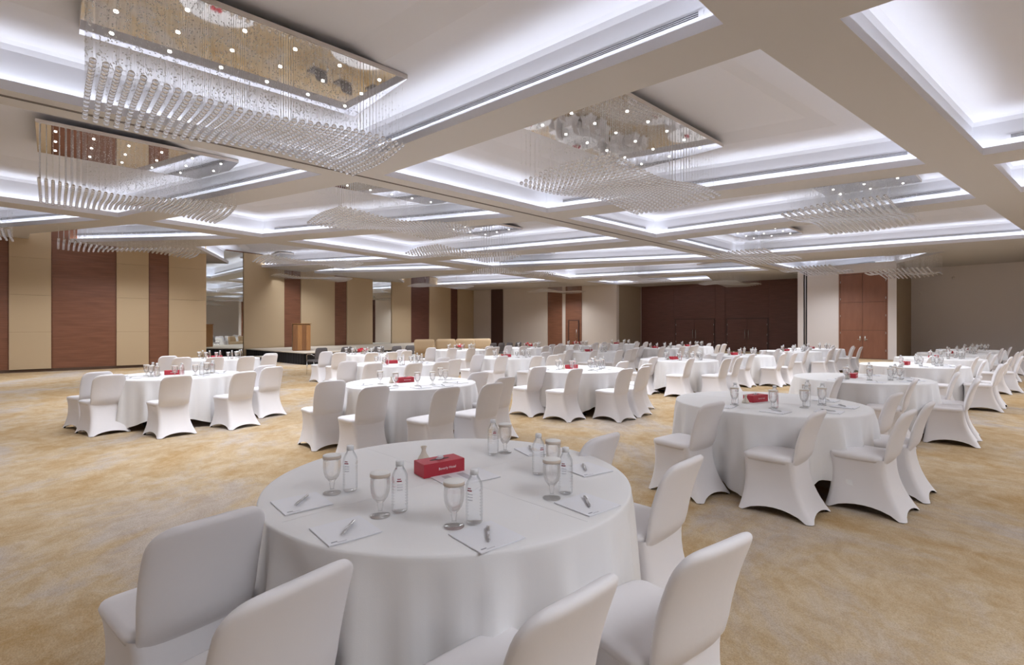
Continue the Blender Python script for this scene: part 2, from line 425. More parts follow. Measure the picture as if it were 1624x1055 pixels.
for x0, x1 in ((1070, 1135), (1151, 1220)):
    panel(wall_doors, 'wood_panel', R1, DB, x0, x1, 2.2, zt, .02, 'wood_dark', segs=2)
door('door_1', R1, DB, 1071, 1134, 2.17, 'wood_dark', 'left dark wooden double door with steel bar handles')
door('door_2', R1, DB, 1152, 1219, 2.17, 'wood_dark', 'right dark wooden double door with steel bar handles')
door('door_3', C1, DC, 902, 919, 2.1, 'wood', 'small single wooden door below wood panel in cream wall', double=False, off=.09, handle='bar')
# header that closes the recess above the dark wall
hd = MB(); hd.box((0, 0, 0), (.01, .01, .01))
# right-hand front wall with tall doors
P1 = V2(15.3, 26.9); DP = V2(.68, -.735).normalized()
wp = MB(); wallseg(wp, on_line(P1, DP, 1265), on_line(P1, DP, 1274), 0, 4.7, .5, 1)
wallseg(wp, on_line(P1, DP, 1280), on_line(P1, DP, 1330), 0, 4.7, .35, 1)
wallseg(wp, on_line(P1, DP, 1330), on_line(P1, DP, 1408), 4.25, 4.7, .35, 1)
wallseg(wp, on_line(P1, DP, 1408), on_line(P1, DP, 1422), 0, 4.7, .5, 1)
wall_pier = struct('wall_pier', wp, 'wall_white', label='pale wall piers either side of the tall wooden doors', cat='wall')
sl = MB(); wallseg(sl, on_line(P1, DP, 1274) + V2(.05, .05), on_line(P1, DP, 1280) + V2(.05, .05), 0, 4.7, .3, 1)
struct('trim_2', sl, 'black', label='dark vertical partition slot between pale wall piers', cat='slot')
sl = MB(); wallseg(sl, on_line(P1, DP, 1276.4), on_line(P1, DP, 1277.8), 0, 4.7, .04, 1)
struct('trim_3', sl, 'steel', label='thin steel edge inside the dark partition slot', cat='trim')
door('door_4', P1, DP, 1330, 1408, 4.25, 'wood_door', 'tall reddish wooden double door with lever handles', off=-.05, handle='lever')
pr = on_line(P1, DP, 1422); rt = on_line(pr, A, 1445)
wr = MB(); wallseg(wr, pr - A * .0, rt, 0, 4.7, .12, 1)
struct('wall_return', wr, 'return_tan', label='tan recess side wall beside the pale pier', cat='wall')
wr = MB(); wallseg(wr, rt - DP * .2, rt + DP * 13, 0, 4.7, .2, 1)
wall_r = struct('wall_right', wr, 'wall_white', label='plain pale grey wall at the far right', cat='wall')
for fx, fz in ((1460, 3.3), (1512, 4.0)):
    q = on_line(rt, DP, fx); th_ = MB(); th_.lathe([(.05, -.06), (.05, .04), (.03, .06)], 10)
    o = link('wall_sensor', th_.mesh('wall_sensor', 'wall_white', True), wall_r, (q.x - A.x * .06, q.y - A.y * .06, fz))
e1 = rt + DP * 13; e2 = e1 - A * 41; e3 = wl_near
ws = MB(); wallseg(ws, e1, e2, 0, 4.7, .2, -1)
wall_side = struct('wall_side', ws, 'wall_white', label='pale side wall opposite the stage, seen in the mirrors', cat='wall')
nA = -A
for k, s0 in enumerate((6, 14, 22, 30)):
    mb = MB(); p0, p1 = e1 + nA * s0, e1 + nA * (s0 + 3.2); m_ = (p0 + p1) / 2 + B * .03
    mb.box((m_.x, m_.y, 1.9), (3.2, .06, 3.8), math.atan2(A.y, A.x)); obj('wood_panel', mb, 'wood', wall_side)
wb = MB(); wallseg(wb, e2, e3, 0, 4.7, .2, -1)
struct('wall_back', wb, 'wall_white', label='pale rear wall behind the viewer', cat='wall')

# ---- stage
def prism(mb, pts, z0, z1):
    n = len(pts)
    mb.rings([[(p.x, p.y, z0) for p in pts], [(p.x, p.y, z1) for p in pts]])
s1, s2 = V2(-8.5, 20.5), V2(-4.3, 25.5); dE = V2(-2.7, 2.05).normalized()
s4 = on_line(W2, D2, 388) + V2(.1, -.1); s3 = on_line(W2, D2, 655) + V2(.15, -.05)
stage = thing('stage', 'low white-topped stage with pleated black skirt along the mirrored wall', 'stage', (s1.x, s1.y, 0))
mb = MB(); prism(mb, [p - s1 for p in (s1, s2, s3, s4)], .46, .50); obj('stage_deck', mb, 'stage_top', stage)
for a, b in ((s4, s1), (s1, s2)):
    L = (b - a).length; n = int(L / .07); t = (b - a).normalized(); nn = V2(t.y, -t.x)
    mb = MB(); vs = []
    for i in range(n + 1):
        p = a + t * (L * i / n) - s1 + nn * (-.03 + .02 * math.sin(i * PI / 1.0 + i * 1.3))
        vs += [(p.x, p.y, 0.005), (p.x, p.y, .46)]
    mb.add(vs, [(2 * i, 2 * i + 2, 2 * i + 3, 2 * i + 1) for i in range(n)]); obj('skirt', mb, 'black_cloth', stage)
st = thing('stage_step', 'low black-skirted step with white top at the stage end', 'step', (0, 0, 0))
q0 = s1 + (s4 - s1) * .45; q1 = s1 + (s4 - s1) * .62; off = V2(-.6, -.8).normalized() * .55
mb = MB(); prism(mb, [q0 + off, q0 + off * .05, q1 + off * .05, q1 + off], .21, .25); obj('tread', mb, 'stage_top', st)
mb = MB(); prism(mb, [q0 + off * .97, q0 + off * .06, q1 + off * .06, q1 + off * .97], .005, .21); obj('skirt', mb, 'black_cloth', st)

# podium on the stage
pc = fp(478, 556, .5); rz = math.radians(28)
pod = thing('podium', 'wooden lectern with vertical grain standing on the stage', 'podium', (pc.x, pc.y, .5), rz)
mb = MB(); mb.rings([[(-.36, -.26, 0), (.36, -.26, 0), (.36, .26, 0), (-.36, .26, 0)], [(-.36, -.26, 1.16), (.36, -.26, 1.16), (.36, .26, 1.2), (-.36, .26, 1.2)]]); obj('body', mb, 'podium_wood', pod)
for k in range(4):
    mb = MB(); mb.box((-.27 + k * .18, -.268, .58), (.174, .016, 1.12)); obj('front_plank', mb, 'podium_wood' if k % 2 else 'podium_dark', pod)
for k in range(3):
    mb = MB(); mb.box((-.368, -.17 + k * .17, .58), (.016, .164, 1.12)); obj('side_plank', mb, 'podium_dark', pod)
mb = MB(); mb.box((0, 0, 1.205), (.78, .58, .03)); obj('reading_top', mb, 'podium_wood', pod)

# ------------------------------------------------------------------ chandeliers
def chand_mesh(nx, ny, L, Wd, detail):
    """strands: positions with drop; returns lists"""
    out = []
    for i in range(nx):
        for j in range(ny):
            x = -L / 2 + .06 + (L - .12) * i / (nx - 1); y = -Wd / 2 + .06 + (Wd - .12) * j / (ny - 1)
            z = .06 * math.sin(x * 1.9 + y * .8) + .035 * math.sin(y * 2.6 - x * .5)
            out.append((x, y, z))
    return out
def ico(sub, r):
    bm = bmesh.new(); bmesh.ops.create_icosphere(bm, subdivisions=sub, radius=r)
    bmesh.ops.rotate(bm, verts=bm.verts, matrix=Matrix.Rotation(.4, 3, 'X'))
    v = [tuple(x.co) for x in bm.verts]; f = [[y.index for y in x.verts] for x in bm.faces]; bm.free(); return v, f
HP = 1.0    # plate above mean ball level
def spread(mb, iv, fv, pts):
    for p in pts: mb.add([(a + p[0], b + p[1], c + p[2]) for a, b, c in iv], fv)
CHM = {}
def chand_parts(key, nx, ny, L, Wd, sub, r):
    P = chand_mesh(nx, ny, L, Wd, sub); d = {}
    iv, fv = ico(sub, r); d['pts'] = P; d['ball'] = (iv, fv)
    mb = MB(); spread(mb, iv, fv, P); d['drops'] = mb.mesh('crystal_drops', 'crystal', True)
    wb_ = MB()
    for x, y, z in P:
        a = .0009; wb_.add([(x - a, y - a, z + r), (x + a, y - a, z + r), (x, y + a, z + r), (x - a, y - a, HP), (x + a, y - a, HP), (x, y + a, HP)], [(0, 1, 4, 3), (1, 2, 5, 4), (2, 0, 3, 5)])
    d['wires'] = wb_.mesh('wires', 'wire')
    sb_ = MB(); rr = .0085
    rnd = random.Random(3)
    for x, y, z in P:
        for k in range(4 if sub > 1 else 2):
            zz = z + .12 + rnd.random() * (HP - z - .2)
            sb_.add([(x + rr, y, zz), (x, y + rr, zz), (x - rr, y, zz), (x, y - rr, zz), (x, y, zz + rr * 1.3), (x, y, zz - rr * 1.3)], [(0, 1, 4), (1, 2, 4), (2, 3, 4), (3, 0, 4), (1, 0, 5), (2, 1, 5), (3, 2, 5), (0, 3, 5)])
    d['beads'] = sb_.mesh('sparkle_beads', 'bead')
    pl = MB(); pl.box((0, 0, HP + .04), (L, Wd, .06)); d['edge'] = pl.mesh('plate_body', 'plate_edge')
    pm = MB(); pm.box((0, 0, HP + .006), (L - .01, Wd - .01, .008)); d['plate'] = pm.mesh('mirror_plate', 'plate_mirror')
    bl = []
    for i in range(6 if sub > 1 else 5):
        for j in range(3): bl.append((-L / 2 + L * (i + .5) / (6 if sub > 1 else 5), -Wd / 2 + Wd * (j + .5) / 3))
    d['bulbs'] = bl
    q = MB(); q.lathe([(.024, -.010), (.026, 0), (.02, .002)], 10); d['bulb'] = q.mesh('downlight', 'bulb')
    rd = MB(); rd.tube((0, 0, HP + .1), (0, 0, 3.2), .01, 6); d['rod'] = rd.mesh('rod', 'steel')
    CHM[key] = d
chand_parts('near', 35, 17, 3.8, 2.05, 2, .034)
chand_parts('far', 30, 14, 3.8, 2.05, 1, .038)
rA = math.atan2(A.y, A.x)
CHAND = [  # centre, height above eye, long-axis angle, label
    (V2(-3.46, 6.8), 2.65, rA, 'near', 'nearest and largest crystal chandelier at the upper left'),
    (V2(2.18, 9.6), 2.65, rA, 'near', 'large crystal chandelier hanging right of the long ceiling beam'),
    (V2(-7.95, 10.75), 2.65, rA, 'near', 'crystal chandelier at the left over the left-hand tables'),
    (V2(-3.06, 13.0), 2.65, rA, 'near', 'crystal chandelier in the centre, left of the long beam'),
    (V2(-1.7, 18.1), 2.65, rA, 'far', 'crystal chandelier behind the central one, left of the beam'),
    (V2(8.25, 12.1), 2.65, rA, 'near', 'crystal chandelier in the right coffer before the tall doors'),
    (V2(9.2, 18.9), 2.65, rA, 'far', 'crystal chandelier before the pale piers, right of the beam'),
    (V2(14.2, 23.3), 2.65, rA, 'far', 'crystal chandelier above the pale pier near the tall doors'),
    (V2(16.3, 20.8), 2.25, rA, 'far', 'edge-on crystal chandelier crossing the tall doors at the right'),
    (V2(6.9, 27.7), 2.65, rA, 'far', 'crystal chandelier before the dark wood double doors'),
    (V2(12.4, 28.5), 2.5, rA, 'far', 'crystal chandelier just under the dark wood wall top'),
    (V2(.1, 24.2), 2.65, rA, 'far', 'distant crystal chandelier in the central coffers'),
    (V2(-4.5, 31.9), 2.65, rA, 'far', 'crystal chandelier over the stage end near the cream armchairs'),
    (V2(3.1, 34.6), 2.5, rA, 'far', 'farthest crystal chandelier before the cream wall'),
    (V2(-12.9, 17.0), 2.65, rA, 'far', 'crystal chandelier seen edge-on before the left wood panel'),
    (V2(-8.2, 20.3), 2.65, rA, 'far', 'crystal chandelier hanging above the podium and mirror'),
    (V2(-10.6, 26.4), 2.62, rA, 'far', 'thin edge-on crystal chandelier over the stage'),
    (V2(-15.6, 13.0), 2.62, rA, 'far', 'crystal chandelier cut by the left picture edge'),
    (V2(-8.3, 0.0), 2.65, rA, 'far', 'unseen crystal chandelier added for light behind the viewer on the left'),  # this and the next are unseen, added to brighten the foreground
    (V2(2.9, -.4), 2.65, rA, 'far', 'unseen crystal chandelier added for light above and behind the viewer'),
    (V2(8.6, 4.5), 2.65, rA, 'far', 'crystal chandelier added for light out of frame in the nearest right coffer'),  # from here on: out of view, added to light the right side
    (V2(13.0, 8.0), 2.65, rA, 'far', 'crystal chandelier added for light out of frame in the second right coffer'),
    (V2(16.8, 11.1), 2.65, rA, 'far', 'crystal chandelier added for light out of frame in the third right coffer'),
    (V2(20.9, 14.6), 2.65, rA, 'far', 'crystal chandelier added for light out of frame in the fourth right coffer'),
]
for k, (c, hb, rz, key, label) in enumerate(CHAND):
    d = CHM[key]; root = thing('chandelier', label, 'chandelier', (c.x, c.y, CAMZ + hb), rz, 'crystal chandeliers in the ceiling coffers')
    if k == 0: root.scale = (.95, .86, 1)
    if k == 2: root.scale = (.86, 1, 1)
    if k == 0:
        P = sorted(d['pts'], key=lambda p: (Matrix.Rotation(rz, 2) @ V2(p[0], p[1]) + c).length)
        mb = MB(); iv, fv = d['ball']; mb.add(iv, fv); bm_ = mb.mesh('crystal_drop', 'crystal', True)
        for p in P[:300]: link('crystal_drop', bm_, root, p)
        mb = MB(); spread(mb, iv, fv, P[300:]); o = obj('crystal_drops', mb, 'crystal', root, True); o['kind'] = 'stuff'
    else:
        link('crystal_drops', d['drops'], root)['kind'] = 'stuff'
    link('wires', d['wires'], root)['kind'] = 'stuff'
    link('sparkle_beads', d['beads'], root)['kind'] = 'stuff'
    pb = link('plate_body', d['edge'], root); pm = link('mirror_plate', d['plate'], root)
    if c.y < 20:
        for x, y in d['bulbs']: link('downlight', d['bulb'], pm, (x, y, HP + .001))
    zt_ = Z0 + (TRAY if abs(hb - 2.65) < .01 and c.y < 22 else 0) - (CAMZ + hb)
    for s in (-1, 1):
        rd = MB(); rd.tube((s * 1.2, 0, HP + .1 if zt_ > HP + .1 else zt_ - .02), (s * 1.2, 0, max(zt_, HP + .12)), .012, 6); obj('rod', rd, 'steel', root)
    ld = bpy.data.lights.new('chandelier_light', 'AREA'); ld.shape = 'RECTANGLE'; ld.size = 3.4; ld.size_y = 1.7; ld.energy = DOWN * (.4 if k in (8, 10, 16) else .8 if k in (14, 17) else 1.0); ld.color = DOWN_COL; ld.spread = math.radians(115 if k in (8, 10, 16) else 150)
    lo = bpy.data.objects.new('chandelier_light', ld); COL.objects.link(lo); lo.parent = root; lo.location = (0, 0, -.16)

# ------------------------------------------------------------------ furniture meshes
# --- stretch-covered chair, facing +Y, origin on the floor under the seat centre
def rrect(hx, y0, y1, r, n=5):
    pts = []
    for (cx, cy, a0) in ((hx - r, y1 - r, 0), (-hx + r, y1 - r, PI / 2), (-hx + r, y0 + r, PI), (hx - r, y0 + r, 3 * PI / 2)):
        for k in range(n): 
            a = a0 + PI / 2 * k / (n - 1); pts.append((cx + r * math.cos(a), cy + r * math.sin(a)))
    return pts
def chair_meshes():
    out = {}
    # skirt
    def ring(t):
        e = lambda a, m_, b: (1 - t) ** 2 * a + 2 * t * (1 - t) * m_ + t * t * b
        hx = e(.212, .165, .252); yf = e(.235, .215, .268); yr = e(-.155, -.15, -.305)
        base = rrect(hx, yr, yf, .035 + .01 * t, 4); pts = []
        n = len(base)
        for i in range(n):
            a, b = base[i], base[(i + 1) % n]; pts.append(a)
            L = math.hypot(a[0] - b[0], a[1] - b[1])
            if L > .1:
                for k in range(1, 8): u = k / 8; pts.append((a[0] + (b[0] - a[0]) * u, a[1] + (b[1] - a[1]) * u, u, L))
        res = []
        for p in pts:
            z_h = .006; x, y = p[0], p[1]
            if len(p) == 4:
                u = p[2]; arch = (4 * u * (1 - u)) ** .8; side = abs(x) > hx * .9
                z_h = .006 + arch * (.062 if side else .045)
                pin = .028 * t * arch
                if side: x -= math.copysign(pin, x)
                else: y -= math.copysign(pin, y)
            res.append((x, y, .452 + (z_h - .452) * t))
        return res
    mb = MB(); mb.rings([ring(k / 9) for k in range(10)], False, False); out['skirt'] = mb.mesh('skirt', 'chair_cover', True)
    # seat pad
    mb = MB(); R = []
    for sc, z in ((.97, .425), (1.0, .44), (1.02, .456), (.995, .472), (.9, .481), (.6, .486), (.2, .488)):
        R.append([(x * sc, .03 + (y - .03) * sc, z) for x, y in rrect(.215, -.145, .24, .06, 6)])
    mb.rings(R); out['seat'] = mb.mesh('seat', 'chair_cover', True)
    # backrest
    mb = MB(); R = []; N = 32; ZT, RC, TH = .852, .075, .027
    zs = [.39, .41, .435, .47, .52, .58, .64, .70, .745, .777, .80, .815, .826, .834, .841, .846, .850, .8518]
    for z in zs:
        v = (z - .40) / (ZT - .40)
        lo = min(1, max(0, (z - .39) / .11)); lo = lo * lo * (3 - 2 * lo)
        y = -.135 - .045 * lo - .115 * max(0, v) ** 1.9
        hw = .190 + .012 * math.sin(max(0, v) * PI * .9); zc = ZT - RC
        if z > zc: hw -= RC - math.sqrt(max(1e-6, RC * RC - (z - zc) ** 2))
        th = .012 + (TH - .012) * lo
        if z > ZT - TH: th *= max(.12, math.sqrt(max(0, 1 - ((z - ZT + TH) / TH) ** 2)))
        ring_ = []
        for i in range(N):
            a = 2 * PI * i / N; ca, sa = math.cos(a), math.sin(a)
            x = hw * math.copysign(abs(ca) ** .5, ca); yy = th * math.copysign(abs(sa) ** .75, sa)
            ring_.append((x, y + yy + .022 * (x / .2) ** 2 * lo, z + .010 * max(0, v) ** 3 * (1 - (x / .2) ** 2)))
        R.append(ring_)
    mb.rings(R); out['backrest'] = mb.mesh('backrest', 'chair_cover', True)
    mb = MB(); mb.lathe([(.013, 0), (.014, .008), (.010, .022)], 8); out['foot'] = mb.mesh('foot', 'black', True)
    return out
CHAIR = chair_meshes()
FEET = [(.222, .238), (-.222, .238), (.222, -.275), (-.222, -.275)]
def place_chair(p, rz, label, group, feet=True):
    t = thing('banquet_chair', label, 'chair', (p.x, p.y, 0), rz, group)
    for k in ('skirt', 'seat', 'backrest'): link(k, CHAIR[k], t)
    if feet:
        for x, y in FEET: link('foot', CHAIR['foot'], t, (x, y, 0))
    return t
# --- table
def cloth_mesh(seed):
    rnd = random.Random(seed); N = 180; ph = [rnd.random() * 6.28 for _ in range(5)]; R = []
    def pt(th, r, z): return (r * math.cos(th), r * math.sin(th), z)
    ths = [2 * PI * i / N for i in range(N)]
    for r, z in ((.02, .7525), (.3, .7525), (.6, .7525), (.86, .7525), (.895, .7522), (.9025, .749), (.905, .742), (.906, .73)): R.append([pt(t, r, z) for t in ths])
    def fold(t):
        f = (1 - abs(math.sin(9 * t + ph[0] + 1.2 * math.sin(3 * t + ph[1])))) ** 1.3 * 1.0 - .4 + math.sin(31 * t + ph[2] + math.sin(5 * t)) * .16 + math.sin(7 * t + ph[3]) * .2
        return f
    for k in range(1, 10):
        u = k / 9; row = []
        for t in ths:
            hem = .12 + .085 * math.cos(4 * t + ph[4])
            z = .73 + (hem - .73) * u
            row.append(pt(t, .907 + .02 * u + (.075 + .055 * u) * u ** .45 * fold(t), z))
        R.append(row)
    mb = MB(); mb.rings(R, True, False); return mb.mesh('tablecloth', 'cloth', True)
CLOTH = [cloth_mesh(s) for s in (1, 2, 3, 5)]
mb = MB(); mb.lathe([(.88, .715), (.885, .72), (.885, .742), (.88, .747)], 48); T_TOP = mb.mesh('tabletop', 'wood', False)
mb = MB(); mb.tube((0, 0, .02), (0, 0, .715), .022, 8); mb.box((0, 0, .012), (.06, .5, .024)); T_LEG = mb.mesh('leg', 'black', False)
def crease_mesh():
    mb = MB(); R = []
    mb.add([(-.86, -.004, .7527), (.86, -.004, .7527), (.86, 0, .7541), (-.86, 0, .7541), (.86, .004, .7527), (-.86, .004, .7527)], [(0, 1, 2, 3), (3, 2, 4, 5)])
    return mb.mesh('crease', 'cloth')
CREASE = crease_mesh()

# --- tableware
def lathe_mesh(name, prof, m, n=20): 
    mb = MB(); mb.lathe(prof, n); return mb.mesh(name, m, True)
gob = [(.001, 0), (.040, 0), (.041, .003), (.030, .008), (.012, .014), (.009, .022), (.010, .034), (.013, .044), (.0105, .052), (.018, .060), (.031, .078), (.038, .1), (.0405, .125), (.0395, .15), (.038, .172),
       (.0368, .172), (.0383, .15), (.0392, .125), (.0367, .1), (.0297, .079), (.016, .064), (.001, .060)]
GOB = lathe_mesh('goblet', gob, 'goblet_glass', 24)
GOBF = lathe_mesh('goblet', gob[::2] + [gob[-1]], 'goblet_glass', 10)
CAPB = lathe_mesh('cover_band', [(.0405, .162), (.0412, .162), (.0412, .176), (.0405, .176)], 'cap_band', 24)
CAPT = lathe_mesh('paper_cover', [(.002, .1735), (.0404, .1735), (.0412, .176), (.040, .1785), (.002, .1785)], 'cap_white', 24)
CAPF = lathe_mesh('paper_cover', [(.0405, .16), (.0412, .16), (.0412, .176), (.002, .178)], 'cap_white', 10)
bp_ = [(.001, 0), (.024, 0), (.029, .006)]
for k in range(9):
    z = .016 + k * .012; bp_ += [(.0300, z), (.0300, z + .006), (.0288, z + .009)]
bp_ += [(.0300, .13), (.0302, .14), (.0285, .155), (.0245, .172), (.018, .184), (.0155, .195)]
bp_ = [(r * 1.13 if z < .17 else r, z) for r, z in bp_]
BOT = lathe_mesh('bottle_body', bp_ + [(.001, .195)], 'bottle_plastic', 20)
BOTF = lathe_mesh('bottle_body', [(.001, 0), (.028, 0), (.03, .02), (.03, .14), (.022, .175), (.0125, .195), (.001, .195)], 'bottle_plastic', 10)
BCAP = lathe_mesh('cap', [(.001, .192), (.0168, .192), (.0168, .211), (.0155, .213), (.001, .213)], 'bottle_cap', 14)
def label_patch():
    a, b = MB(), MB()
    def patch(mb, a0, a1, z0, z1, r=.0348):
        n = 5; vs = []
        for i in range(n + 1):
            t = a0 + (a1 - a0) * i / n; vs += [(r * math.cos(t), r * math.sin(t), z0), (r * math.cos(t), r * math.sin(t), z1)]
        mb.add(vs, [(2 * i, 2 * i + 2, 2 * i + 3, 2 * i + 1) for i in range(n)])
    patch(a, -1.95, -1.35, .133, .138); patch(a, -1.9, -1.45, .142, .146)
    for k in range(3): patch(b, -1.9, -1.25, .098 + k * .011, .1005 + k * .011)
    return a.mesh('label_print', 'label_red'), b.mesh('label_lines', 'ink_soft')
LBR, LBL = label_patch()
mb = MB(); mb.box((0, 0, .002), (.2, .207, .004)); PAD = mb.mesh('pad', 'paper')
mb = MB(); mb.box((-.075, -.085, .0045), (.022, .006, .0006)); PADL = mb.mesh('pad_print', 'ink')
mb = MB(); mb.box((-.05, -.094, .0045), (.034, .003, .0006)); PADN = mb.mesh('pad_line', 'ink_soft')
mb = MB(); mb.tube((0, -.06, .009), (0, .055, .009), .0055, 8); mb.tube((0, -.06, .009), (0, -.073, .009), .005, 8, .001); PEN = mb.mesh('barrel', 'pen_body', True)
mb = MB(); mb.tube((0, .056, .009), (0, .066, .009), .003, 6); mb.box((0.006, .035, .013), (.003, .04, .003)); PENC = mb.mesh('clip', 'steel')
mb = MB(); mb.bbox((0, 0, .035), (.24, .12, .07), .002); BOX = mb.mesh('carton', 'red_card')
mb = MB(); mb.lathe([(.001, .0701), (1, .0701), (1, .0707), (.001, .0707)], 20); 
mb.v = [(x * .058, y * .016, z) for x, y, z in mb.v]; BOXS = mb.mesh('opening', 'red_dark')
mb = MB(); R = []
for k in range(6):
    u = k / 5; R.append([((.022 - .01 * u + .006 * math.sin(3 * a + u * 4)) * math.cos(a) + .004 * u, (.007 + .004 * u) * math.sin(a), .069 + .018 * u + .003 * math.cos(2 * a)) for a in [2 * PI * i / 12 for i in range(12)]])
mb.rings(R); TISSUE = mb.mesh('tissue', 'paper', True)
def text_mesh(s, size, m):
    c = bpy.data.curves.new('text', 'FONT'); c.body = s; c.size = size; c.align_x = 'CENTER'; c.align_y = 'CENTER'; c.extrude = .0002
    o = bpy.data.objects.new('text', c); COL.objects.link(o); dg = bpy.context.evaluated_depsgraph_get()
    me = bpy.data.meshes.new_from_object(o.evaluated_get(dg)); bpy.data.objects.remove(o)
    me.materials.clear(); me.materials.append(M[m]); return me
LETT = text_mesh('Beverly Hotel', .0185, 'white_print')
VASE = lathe_mesh('bud_vase', [(.001, 0), (.034, 0), (.038, .006), (.03, .022), (.018, .042), (.0115, .06), (.013, .072), (.019, .084), (.0175, .084), (.011, .072), (.009, .06), (.001, .05)], 'vase', 20)
mb = MB(); mb.box((0, 0, .0012), (.21, .297, .0024)); FLY = mb.mesh('sheet', 'paper')
mb = MB()
mb.box((0, -.08, .0026), (.15, .04, .0004))
FLYP = mb.mesh('sheet_print', 'ink_soft')

TZ = .7545
def goblet(p, label, group, near):
    t = thing('goblet', label, 'goblet', (p.x, p.y, TZ), random.random() * 6, group)
    link('bowl', GOB if near else GOBF, t)
    if near: link('paper_cover', CAPT, t); link('cover_band', CAPB, t)
    else: link('paper_cover', CAPF, t)
def bottle(p, label, group, near, rz=0):
    t = thing('water_bottle', label, 'bottle', (p.x, p.y, TZ), rz, group)
    bo = link('bottle_body', BOT if near else BOTF, t); link('cap', BCAP, t)
    if near: link('label_print', LBR, bo); link('label_lines', LBL, bo)
def notepad(p, rz, label, group):
    t = thing('notepad', label, 'notepad', (p.x, p.y, TZ), rz, group); link('pad', PAD, t); link('pad_print', PADL, t); link('pad_line', PADN, t)
def pen(p, rz, label, group):
    t = thing('pen', label, 'pen', (p.x, p.y, TZ + .004), rz, group); link('barrel', PEN, t); link('clip', PENC, t)
def tissue_box(p, rz, label, near):
    t = thing('tissue_box', label, 'tissue box', (p.x, p.y, TZ), rz, 'red tissue boxes on the tables')
    ca = link('carton', BOX, t); link('opening', BOXS, t); link('tissue', TISSUE, t)
    if near:
        l = link('lettering', LETT, ca, (.015, -.0605, .035)); l.rotation_euler = (PI / 2, 0, 0)
def flowers(p, label, seed):
    rnd = random.Random(seed); t = thing('flower_arrangement', label, 'flowers', (p.x, p.y, TZ), 0, 'flower centrepieces on stage-side tables')
    mb = MB(); mb.lathe([(.06, 0), (.09, .03), (.1, .06), (.001, .06)], 14); obj('bowl', mb, 'vase', t, True)
    iv, fv = ico(1, 1)
    for k in range(16):
        a = rnd.random() * 6.28; rr = .03 + .14 * rnd.random(); z = .08 + .13 * rnd.random() * (1 - rr / .25); s = .035 + .02 * rnd.random()
        mb = MB(); mb.add([(x * s + rr * math.cos(a), y * s + rr * math.sin(a), q * s * .8 + z) for x, y, q in iv], fv)
        obj('bloom', mb, 'flower_red' if rnd.random() < .65 else 'flower_white', t, True)
    for k in range(12):
        a = k * .52; mb = MB(); c, s_ = math.cos(a), math.sin(a); r0, r1 = .07, .2
        mb.add([(r0 * c, r0 * s_, .06), ((r1 + r0) / 2 * c - .02 * s_, (r1 + r0) / 2 * s_ + .02 * c, .12), (r1 * c, r1 * s_, .07), ((r1 + r0) / 2 * c + .02 * s_, (r1 + r0) / 2 * s_ - .02 * c, .12), ((r1 + r0) / 2 * c, (r1 + r0) / 2 * s_, .105)], [(0, 1, 4), (1, 2, 4), (2, 3, 4), (3, 0, 4)])
        obj('leaf', mb, 'leaf', t)

# ------------------------------------------------------------------ tables, chairs and settings
ROWS = ['front row', 'second row', 'third row', 'stage-side row']
TABLES = [  # (x, y, row, index in row)
    (-.31, 2.60, 0, 0), (2.66, 5.22, 0, 1), (5.37, 7.72, 0, 2), (8.3, 10.4, 0, 3), (10.9, 12.8, 0, 4), (13.35, 15.1, 0, 5), (15.9, 17.4, 0, 6),
    (-1.42, 7.08, 1, 0), (1.23, 9.45, 1, 1), (4.05, 12.2, 1, 2), (6.4, 14.2, 1, 3), (9.2, 16.6, 1, 4), (11.2, 18.5, 1, 5),
    (-5.5, 8.25, 2, 0), (-2.5, 10.8, 2, 1), (-.05, 13.2, 2, 2), (2.6, 16.3, 2, 3), (5.55, 19.1, 2, 4), (7.45, 21.0, 2, 5),
    (-7.35, 12.6, 3, 0), (-4.4, 14.8, 3, 1), (-1.85, 17.7, 3, 2), (.64, 19.6, 3, 3), (2.85, 22.0, 3, 4), (5.1, 24.0, 3, 5)]
DEF = [209, 251, 291, 323, 2, 43]
CHAIRS = {0: [(-1.28, 1.95), (-.80, 1.50), (-.02, 1.48), (.50, 1.80), (.70, 2.75), (.38, 3.32)],
          1: [(1.64, 4.70), (2.27, 4.22), (3.04, 4.27), (3.56, 4.70), (3.78, 5.36)],
          7: [(-2.46, 6.54), (-1.75, 5.90), (-.92, 5.80), (-.43, 6.22), (-.28, 6.98), (-.68, 7.75)],
          13: [(-6.5, 7.72), (-5.98, 7.32), (-4.92, 7.2), (-4.31, 7.79), (-4.33, 8.77), (-4.6, 9.1)]}
FACE = math.radians(46)          # chairs turned towards the stage
TURN = {1: -.1, 13: .22, 19: .1}
TURN1 = [.14, .14, -.02, -.14, -.08, 0]
def table_phrase(ro, k): return "%s's %s table" % (ROWS[ro], ORD[k])
